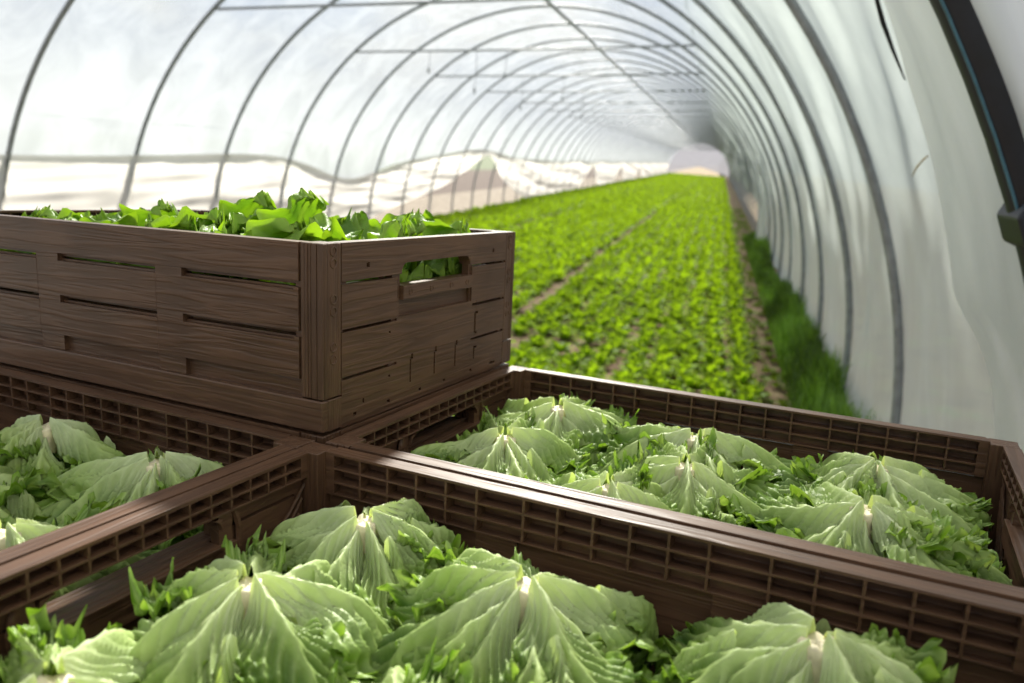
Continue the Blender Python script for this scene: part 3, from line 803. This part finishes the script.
def vert_wall(name, side, tt, nt_, mat, bottom, wr, amp2, ys=ys):
    """side skin from the seam at arch angle tt down to the ground; bottom(y) lifts the lower edge"""
    k = np.linspace(0, 1, nt_)[:, None]; Yg = ys[None, :]
    x1 = TX + side * TR
    zs = TL + (TA * TR + .012) * math.sin(tt)
    zb = bottom(ys)[None, :]
    Z = zs + (zb - zs) * k * np.ones_like(Yg)
    sn = np.clip((Z - TL) / (TA * TR + .012), 0, 1); X = TX + side * (TR + .012) * np.sqrt(1 - sn ** 2)
    Y = Yg * np.ones_like(Z)
    ph = ((Y - S0) / SP) % 1
    gate = np.sin(PI * ph) ** .5 * np.clip(k * 5, 0, 1)
    w = wr * (fbm(Y * 3.0, Z * 2.0, 15, 4) + .7 * fbm(Y * 8.0 + Z * 5, Z * 1.5, 18, 3)) * gate
    w = w + amp2 * np.clip(k - .3, 0, 1) * fbm(Y * 1.0, Z * 13.0 + .6 * np.sin(Y * .9), 21, 3) * (side < 0)
    w = np.maximum(w + (.018 * (1 - k) + .026 * (side > 0)) * np.sin(PI * ph) ** 2, -.01)
    X = X - side * w
    mb = MB(); mb.grid(np.stack([X, Y, Z], -1)); return tag(obj(name, mb.mesh(name, mat, True)), kind='structure')

def bump(y, a, p, b, h):
    return np.interp(y, [a, p, b], [0, h, 0])
def bottomL(y):
    z = np.full_like(y, -.06)
    z = np.maximum(z, np.interp(y, [11.5, 12.6, 14, 16.9, 18.6, 19.4, 19.9, 20.8, 22, 23.5, 25.2], [-.06, .05, .22, .58, .98, 1.30, 1.33, 1.12, .70, .30, -.06]))
    for a, p, b, h in ((35, 38.5, 41, 1.2), (47, 50, 52.5, 1.0), (59, 62, 65, .9)): z = np.maximum(z, bump(y, a, p, b, h) - .06)
    return z
def bottomR(y):
    return np.where(y < 18.4, .06 + .05 * np.sin(y * 2.1), np.interp(y, [18.4, 19.5], [.06, .75]))
def sheet_top(y):
    return 1.22 + .03 * np.sin(y * .8) + .25 * np.exp(-((y - 19.6) / 3.0) ** 2) - .35 * np.exp(-((y - 12.2) / 1.6) ** 2)
vert_wall('wall_left', -1, TSL, 34, M_filmL, lambda y: np.maximum(bottomL(y), sheet_top(y) - .012), .006, .0)
vert_wall('wall_right', 1, TSR, 44, M_filmR, bottomR, .030, .0, ys[ys > 1.7])

# cream lower sheet along the left side, gathered up at the openings
def side_sheet():
    k = np.linspace(0, 1, 40)[:, None]; Yg = ys[None, :] * 1.0
    top = sheet_top(ys)
    bot = bottomL(ys)
    top = np.maximum(top, bot + .03)
    Z = top[None, :] + (bot - top)[None, :] * k; Y = Yg * np.ones_like(Z)
    sn = np.clip((Z - TL) / (TA * TR), 0, 1); X = TX - TR * np.sqrt(1 - sn ** 2) + .040
    slope = np.clip((Y - 4) / 14, 0, 1)
    X = X + .035 * fbm(Y * .9, (Z + .12 * slope * np.sin(Y * .5)) * 16, 3, 3) + .008 * fbm(Y * 5, Z * 4, 4, 2)
    X = np.maximum(X, TX - TR * np.sqrt(1 - sn ** 2) + .006)
    mb = MB(); mb.grid(np.stack([X, Y, Z], -1)); return mb.mesh('side_sheet', M_curtain, True)
sh = obj('side_sheet', side_sheet())
tag(sh, 'cream sagging lower sheet along the left side of the tunnel, gathered up at an opening', 'sheet')

# ---- loose film flap at the right, near edge of the cover
def flap():
    pts_z = [2.9, 2.026, 1.832, 1.629, 1.227, 1.124, .911, .4, .05]
    pts_y = [2.30, 2.43, 2.53, 2.57, 2.68, 2.44, 2.29, 2.20, 2.15]
    nz_, ny_ = 90, 90
    z = np.linspace(2.95, .02, nz_); ye = np.interp(z, pts_z[::-1], pts_y[::-1])
    k = np.linspace(0, 1, ny_)[None, :]
    Z = z[:, None] * np.ones_like(k); Y = ye[:, None] + (-4.6 - ye[:, None]) * k ** 1.6
    sn = np.clip((Z - TL) / (TA * TR - .06), 0, 1); X = TX + (TR - .06) * np.sqrt(1 - sn ** 2)
    hang = np.clip((1.9 - Z) / 1.9, 0, 1)
    X = X - .05 * hang * np.clip(1 - (ye[:, None] - Y) / 1.2, 0, 1) ** 2 - (.012 + .03 * hang) * fbm(Y * 3.4 + Z * 1.2, Z * 1.1, 31, 4) - .010 * fbm(Y * 13, Z * 3, 33, 3)
    X = X - .05 * np.exp(-((Y - (ye[:, None] - .20 - .25 * (1.2 - Z))) / .05) ** 2) * np.clip((1.25 - Z) * 3, 0, 1)   # heavy fold low down
    G = np.stack([X, Y, Z], -1)
    mb = MB(); mb.grid(G); return mb.mesh('loose_film_flap', M_flap, True)
tag(obj('loose_film_flap', flap()), 'loose white film flap hanging down the right edge of the picture', 'plastic sheet')
# rolled dark hem cord at the top of the flap edge
mb = MB(); mb.tube([(.311, 2.257, 2.018), (.328, 2.292, 1.993), (.358, 2.336, 1.948), (.399, 2.365, 1.885), (.444, 2.375, 1.812)], [.004, .006, .007, .005, .002], 6)
tag(obj('hem_cord', mb.mesh('hem_cord', M_black, True)), 'thin dark cord along the upper edge of the loose film flap', 'cord')
# piece of dry straw stuck to the film
mb = MB(); mb.tube([(.565, 2.503, 1.624), (.570, 2.576, 1.613), (.580, 2.679, 1.593), (.594, 2.785, 1.566)], [.002, .003, .003, .0015], 6)
tag(obj('dry_straw', mb.mesh('dry_straw', M_twig, True)), 'short brown dry stalk stuck on the right-hand film', 'straw')
# triangular loose end of film further down on the right
mb = MB()
k = np.linspace(0, 1, 14)[:, None]; j = np.linspace(0, 1, 14)[None, :]
Z = 1.75 * (1 - k) + .0 * k + 0 * j; Yb = 12.5 + 4.4 * k ** .8
Y = Yb - j * (.25 + 1.6 * k); sn = np.clip((Z - TL) / (TA * TR - .10), 0, 1)
X = TX + (TR - .10 - .07 * k * (1 - j)) * np.sqrt(1 - sn ** 2) + .012 * np.sin(Y * 9) * k
mb.grid(np.stack([X, Y, Z], -1)); tag(obj('hanging_film_corner', mb.mesh('hanging_film_corner', M_flap, True)), 'pale triangular end of film hanging by the right wall halfway down the tunnel', 'plastic sheet')

# ---- black polythene pipe arch close to the camera, with a bolted clamp
pr = empty('black_pipe_arch', Matrix.Translation((0, 1.862, 0)))
tag(pr, 'thick black plastic pipe with a blue stripe curving over the top right corner', 'pipe')
mb = MB(); P = [(TX + TR - .055, 0, .0)] + [(arch(t, .055)[0], 0, arch(t, .055)[1]) for t in np.linspace(0, PI, 81)] + [(TX - TR + .055, 0, .0)]
mb.tube(P, .056, 20); obj('pipe', mb.mesh('pipe', M_black, True), pr)
mb = MB(); a0 = -.95
P = []
for t in np.linspace(0, PI, 81):
    cxn, czn = math.cos(t), math.sin(t)
    # stripe on the side facing the crates and slightly inward
    dr, dy = -.0555 * math.sin(.98) , -.0555 * math.cos(.98)
    P.append((arch(t, .055)[0] + dr * cxn, dy, arch(t, .055)[1] + dr * czn))
mb.tube(P, .0042, 6, squash=1.0); obj('blue_stripe', mb.mesh('blue_stripe', M_blue, True), pr)
cl = empty('pipe_clamp')
tag(cl, 'black angular clamp with a rusty bolt on the thick black pipe, right edge', 'clamp')
tc = math.asin((1.49 - TL) / (TA * TR - .055)); ax_, az_ = arch(tc, .055)
cl.matrix_world = Matrix.Translation((ax_ + .008, 1.862, az_ + .008)) @ Matrix.Rotation(PI / 2 - tc, 4, 'Y')
def prism(n, r, y0, y1, cx=0, cz=0, rot=0):
    V = [(cx + r * math.cos(2 * PI * k / n + rot), y, cz + r * math.sin(2 * PI * k / n + rot)) for y in (y0, y1) for k in range(n)] + [(cx, y0, cz), (cx, y1, cz)]
    Q = [(k, (k + 1) % n, n + (k + 1) % n, n + k) for k in range(n)]
    T = [(2 * n, (k + 1) % n, k) for k in range(n)] + [(2 * n + 1, n + k, n + (k + 1) % n) for k in range(n)]
    return V, Q, T
mb = MB(); mb.add(*prism(8, .078, -.068, .068, rot=PI / 8)); o = bevel(obj('clamp_body', mb.mesh('clamp_body', M_black), cl), .006, 2)
mb = MB(); mb.add(*prism(6, .012, -.080, -.064, -.030, -.012)); bevel(obj('bolt', mb.mesh('bolt', M_rust), cl), .001)
mb = MB(); mb.add(*prism(6, .012, -.080, -.064, .030, .018)); bevel(obj('bolt', mb.mesh('bolt', M_rust), cl), .001)

# ================================================================ GROUND
mb = MB()
gx = np.concatenate([np.arange(-60, -8, 4), np.arange(-8, 2, .25), np.arange(2, 30, 4)]); gy = np.concatenate([np.arange(-20, 0, 2), np.arange(0, 25, .25), np.arange(25, 320, 6)])
Xg, Yg = np.meshgrid(gx, gy, indexing='ij')
Zg = .015 * fbm(Xg * 3, Yg * 3, 1, 3) * ((Xg > -6) & (Xg < 1.2)) - .01
mb.grid(np.stack([Xg, Yg, Zg], -1)); fl = obj('floor', mb.mesh('floor', M_soil, True)); tag(fl, kind='structure')

# ================================================================ CROP
def crop_meshdata(seed, nl, ns, nv, R=.15, H=.13):
    r = random.Random(seed); mb = MB()
    for i in range(nl):
        t = (i + .5) / nl
        c1 = np.array([.21, .32, .022]) * r.uniform(.8, 1.2)
        curl_leaf(mb, i * 2.4 + r.uniform(-.4, .4), .12 + 1.05 * t + r.uniform(-.15, .15), r.uniform(.85, 1.1) * R, r.uniform(.20, .29) * R, seed * 100 + i, ns, nv, ruff=.9, C1=c1, C2=np.array([.26, .36, .035]), C3=np.array([.10, .19, .015]), curl=r.uniform(.2, .9))
    return mb
variants = [crop_meshdata(200 + k, 20, 6, 8, R=.120) for k in range(5)]
v_me = [m.mesh('lettuce_plant', M_crop, True) for m in variants]
def in_bed(x, y):
    gap = .10 * math.sin(y * .9)
    if -1.55 <= x <= .42: return not (abs(x + 1.15 + .0 * y) < .38 and abs(y - 6.15) < .16)
    if -3.70 <= x <= -1.86: return True
    if -5.55 <= x <= -3.96: return True
    return False
beds = [(-1.50, .36, 10), (-3.62, -1.84, 10), (-5.50, -3.98, 8)]
spots = []
y = 3.6
while y < 92:
    step = .175 if y < 10 else .20 if y < 14 else (.26 if y < 30 else .42)
    for (a, b, n) in beds:
        nn = n if y < 30 else n - 2
        for k in range(nn):
            x = a + (b - a) * k / (nn - 1) + random.uniform(-.05, .05); yy = y + random.uniform(-.06, .06)
            if abs(x + 1.15) < .42 and abs(yy - 6.15) < .15: continue
            spots.append((x, yy))
    y += step
# what the camera can see of the near rows
def seen(x, y):
    v = RW.transposed() @ Vector((x, y, .14 - 1.56)); 
    if v.z > -.1: return False
    u = 512 + 775.7 * v.x / -v.z; w = 341.5 - 775.7 * v.y / -v.z
    return 505 < u < 900 and w < 410 and not (u < 505)
near = sorted([s for s in spots if seen(*s)], key=lambda s: s[1])[:300]
ns_ = set(near)
for i, (x, y) in enumerate(near):
    o = obj('lettuce_plant', v_me[i % 5]); o.location = (x, y, .0); sc = random.uniform(.85, 1.15)
    o.rotation_euler = (0, 0, random.uniform(0, 6.28)); o.scale = (sc, sc, sc * random.uniform(.85, 1.1))
    tag(o, 'small bright green leafy plant in the dense near rows of the field', 'plant', 'leafy plants in the near field rows')
lod = [crop_meshdata(300 + k, 12, 5, 4) for k in range(3)]; lod2 = [crop_meshdata(320 + k, 8, 4, 4, R=.2) for k in range(3)]
def merged(mbx):
    return np.concatenate(mbx.V), np.concatenate(mbx.Q), np.concatenate(mbx.C)
lodm = [merged(m) for m in lod]; lodm2 = [merged(m) for m in lod2]
big = MB()
for (x, y) in spots:
    if (x, y) in ns_ : continue
    if y < 5 and x < -2: continue
    V, Q, C = random.choice(lodm if y < 22 else lodm2); a = random.uniform(0, 6.28); s = random.uniform(.85, 1.15)
    R_ = np.array([[math.cos(a), -math.sin(a), 0], [math.sin(a), math.cos(a), 0], [0, 0, 1]]) * s
    big.add(V @ R_.T + (x, y, 0), Q, C=C * random.uniform(.85, 1.15))
tag(obj('lettuce_crop', big.mesh('lettuce_crop', M_crop, True)), 'dense bright green leafy crop filling the long beds further down the tunnel', 'crop', kind='stuff')

# tall grass along the right wall
mb = MB(); r = np.random.default_rng(5)
nb = 12000; P0 = []; 
yb = 3.6 + 15.0 * r.random(nb) ** 1.35; xb = .985 - .32 * r.random(nb) ** 1.3
pt = .62 + .5 * (fbm(yb * 2.6, xb * 6, 77, 3))
hb = (.14 + .26 * r.random(nb)) * np.clip(pt, .25, 1.15) * np.clip((xb - .55) / .3, .35, 1) * np.clip((19.5 - yb) / 3, .3, 1); az = r.uniform(0, 2 * PI, nb); ln = r.uniform(.1, .5, nb) * hb
dx = np.cos(az) * ln - .12 * hb * r.random(nb); dy = np.sin(az) * ln; wd = .004 + .003 * r.random(nb) + .0004 * yb
px = np.stack([-np.sin(az), np.cos(az), 0 * az], 1) * wd[:, None]
b0 = np.stack([xb, yb, 0 * xb], 1); b1 = b0 + np.stack([dx * .3, dy * .3, hb * .6], 1); b2 = b0 + np.stack([dx, dy, hb], 1)
V = np.stack([b0 - px, b0 + px, b1 + px * .8, b1 - px * .8, b2], 1).reshape(-1, 3); k = np.arange(nb)[:, None] * 5
cc = np.array([.09, .18, .03]) + r.random((nb, 1)) * np.array([.10, .14, .03]); cc = cc * np.clip(.75 + .5 * fbm(yb * 3, xb * 9, 78, 3), .35, 1.3)[:, None]; C = np.repeat(cc, 5, 0)
mb.add(V, np.concatenate([k, k + 1, k + 2, k + 3], 1), np.concatenate([k + 3, k + 2, k + 4], 1), C=C)
tag(obj('tall_grass', mb.mesh('tall_grass', M_grass, False)), 'tall dark green grass growing along the foot of the right-hand film', 'grass', kind='stuff')
# low weeds on the path strip
mb = MB()
for i in range(850):
    yy = 4 + 26 * random.random() ** 1.5; xx = random.uniform(.42, .92); V, Q, C = random.choice(lodm); s = random.uniform(.2, .5)
    mb.add(V * np.array([s, s, s * .6]) + (xx, yy, 0), Q, C=C * np.array([.8, .75, .9]) * random.uniform(.6, 1.1))
tag(obj('path_weeds', mb.mesh('path_weeds', M_crop, True)), 'low patchy weeds on the earth path between the crop and the tall grass', 'weeds', kind='stuff')
# hedge outside, far left, seen through the lifted sheet, and trees past the tunnel's end
def bush_mesh(name, n, sx, sy, sz, seed, c):
    r = np.random.default_rng(seed); mb = MB()
    p = r.normal(size=(n, 3)); p /= np.linalg.norm(p, axis=1)[:, None]; p *= r.uniform(.75, 1.05, (n, 1)); p = p * (sx, sy, sz) + (0, 0, sz * .9)
    a = r.normal(size=(n, 3)); a /= np.linalg.norm(a, axis=1)[:, None]; b = np.cross(a, r.normal(size=(n, 3))); b /= np.linalg.norm(b, axis=1)[:, None]
    s = .16 * sz * r.uniform(.6, 1.4, (n, 1)); V = np.stack([p - a * s, p - b * s * .6, p + a * s, p + b * s * .6], 1).reshape(-1, 3); k = np.arange(n)[:, None] * 4
    C = np.repeat(np.array(c) * r.uniform(.6, 1.4, (n, 1)), 4, 0)
    mb.add(V, np.concatenate([k, k + 1, k + 2, k + 3], 1), C=C); return mb.mesh(name, M_crop, False)
o = obj('far_bush', bush_mesh('far_bush', 500, 1.3, 1.3, 1.3, 50, (.04, .06, .04))); o.location = (1.0, 100, -.1)
tag(o, 'small dark bush at the far right end of the tunnel', 'bush')
mb = MB(); kk = np.linspace(0, 1, 12)[:, None]; tt = np.linspace(0, PI, 40)[None, :]
mb.grid(np.stack([TX + (TR + .01) * np.cos(tt) * (1 - kk * .98), YE + .02 * np.sin(tt * 9) * kk + 0 * tt, TL + (TA * TR + .01) * np.sin(tt) * (1 - kk) + .9 * kk * np.ones_like(tt)], -1))
tag(obj('wall_back', mb.mesh('wall_back', M_gable, True)), kind='structure')

# ================================================================ LIGHT
w = bpy.data.worlds.new('world'); scn.world = w; w.use_nodes = True; nt = w.node_tree; nt.nodes.clear(); L = nt.links.new
tc = N(nt, 'ShaderNodeTexCoord'); mp = N(nt, 'ShaderNodeMapping'); mp.inputs['Scale'].default_value = (1, 1, 2.6); L(tc.outputs['Generated'], mp.inputs['Vector'])
n = N(nt, 'ShaderNodeTexNoise'); n.inputs['Scale'].default_value = 2.1; n.inputs['Detail'].default_value = 7; n.inputs['Roughness'].default_value = .5; L(mp.outputs[0], n.inputs['Vector'])
cr = ramp(nt, n.outputs['Fac'], [(.38, (.36, .52, .84)), (.50, (.60, .71, .90)), (.60, (1.1, 1.08, 1.02)), (.72, (.60, .65, .76))])
sx = N(nt, 'ShaderNodeSeparateXYZ'); L(tc.outputs['Generated'], sx.inputs[0])
hr = N(nt, 'ShaderNodeMapRange'); hr.inputs['From Min'].default_value = 0; hr.inputs['From Max'].default_value = .22; hr.inputs['To Min'].default_value = .8; hr.inputs['To Max'].default_value = 0; L(sx.outputs['Z'], hr.inputs['Value'])
mx = N(nt, 'ShaderNodeMixRGB'); mx.inputs[2].default_value = (1.0, .97, .92, 1); L(hr.outputs[0], mx.inputs[0]); L(cr.outputs[0], mx.inputs[1])
bg = N(nt, 'ShaderNodeBackground'); bg.inputs['Strength'].default_value = .88; L(mx.outputs[0], bg.inputs['Color'])
wo = N(nt, 'ShaderNodeOutputWorld'); L(bg.outputs[0], wo.inputs['Surface'])
sd = bpy.data.lights.new('sun', 'SUN'); so = bpy.data.objects.new('sun', sd); col.objects.link(so)
sd.energy = 22; sd.angle = math.radians(4); sd.color = (1.0, .95, .86)
tosun = MC.to_3x3() @ Vector((-.09, .20, .19)); so.rotation_euler = tosun.to_track_quat('Z', 'Y').to_euler()

scn.view_settings.view_transform = 'Standard'; scn.view_settings.look = 'None'; scn.view_settings.exposure = 0.0; scn.view_settings.gamma = 1.0
scn.view_settings.use_curve_mapping = False
scn.cycles.use_denoising = True
scn.cycles.max_bounces = 10; scn.cycles.transparent_max_bounces = 24; scn.cycles.diffuse_bounces = 5
scn.cycles.sample_clamp_indirect = 6
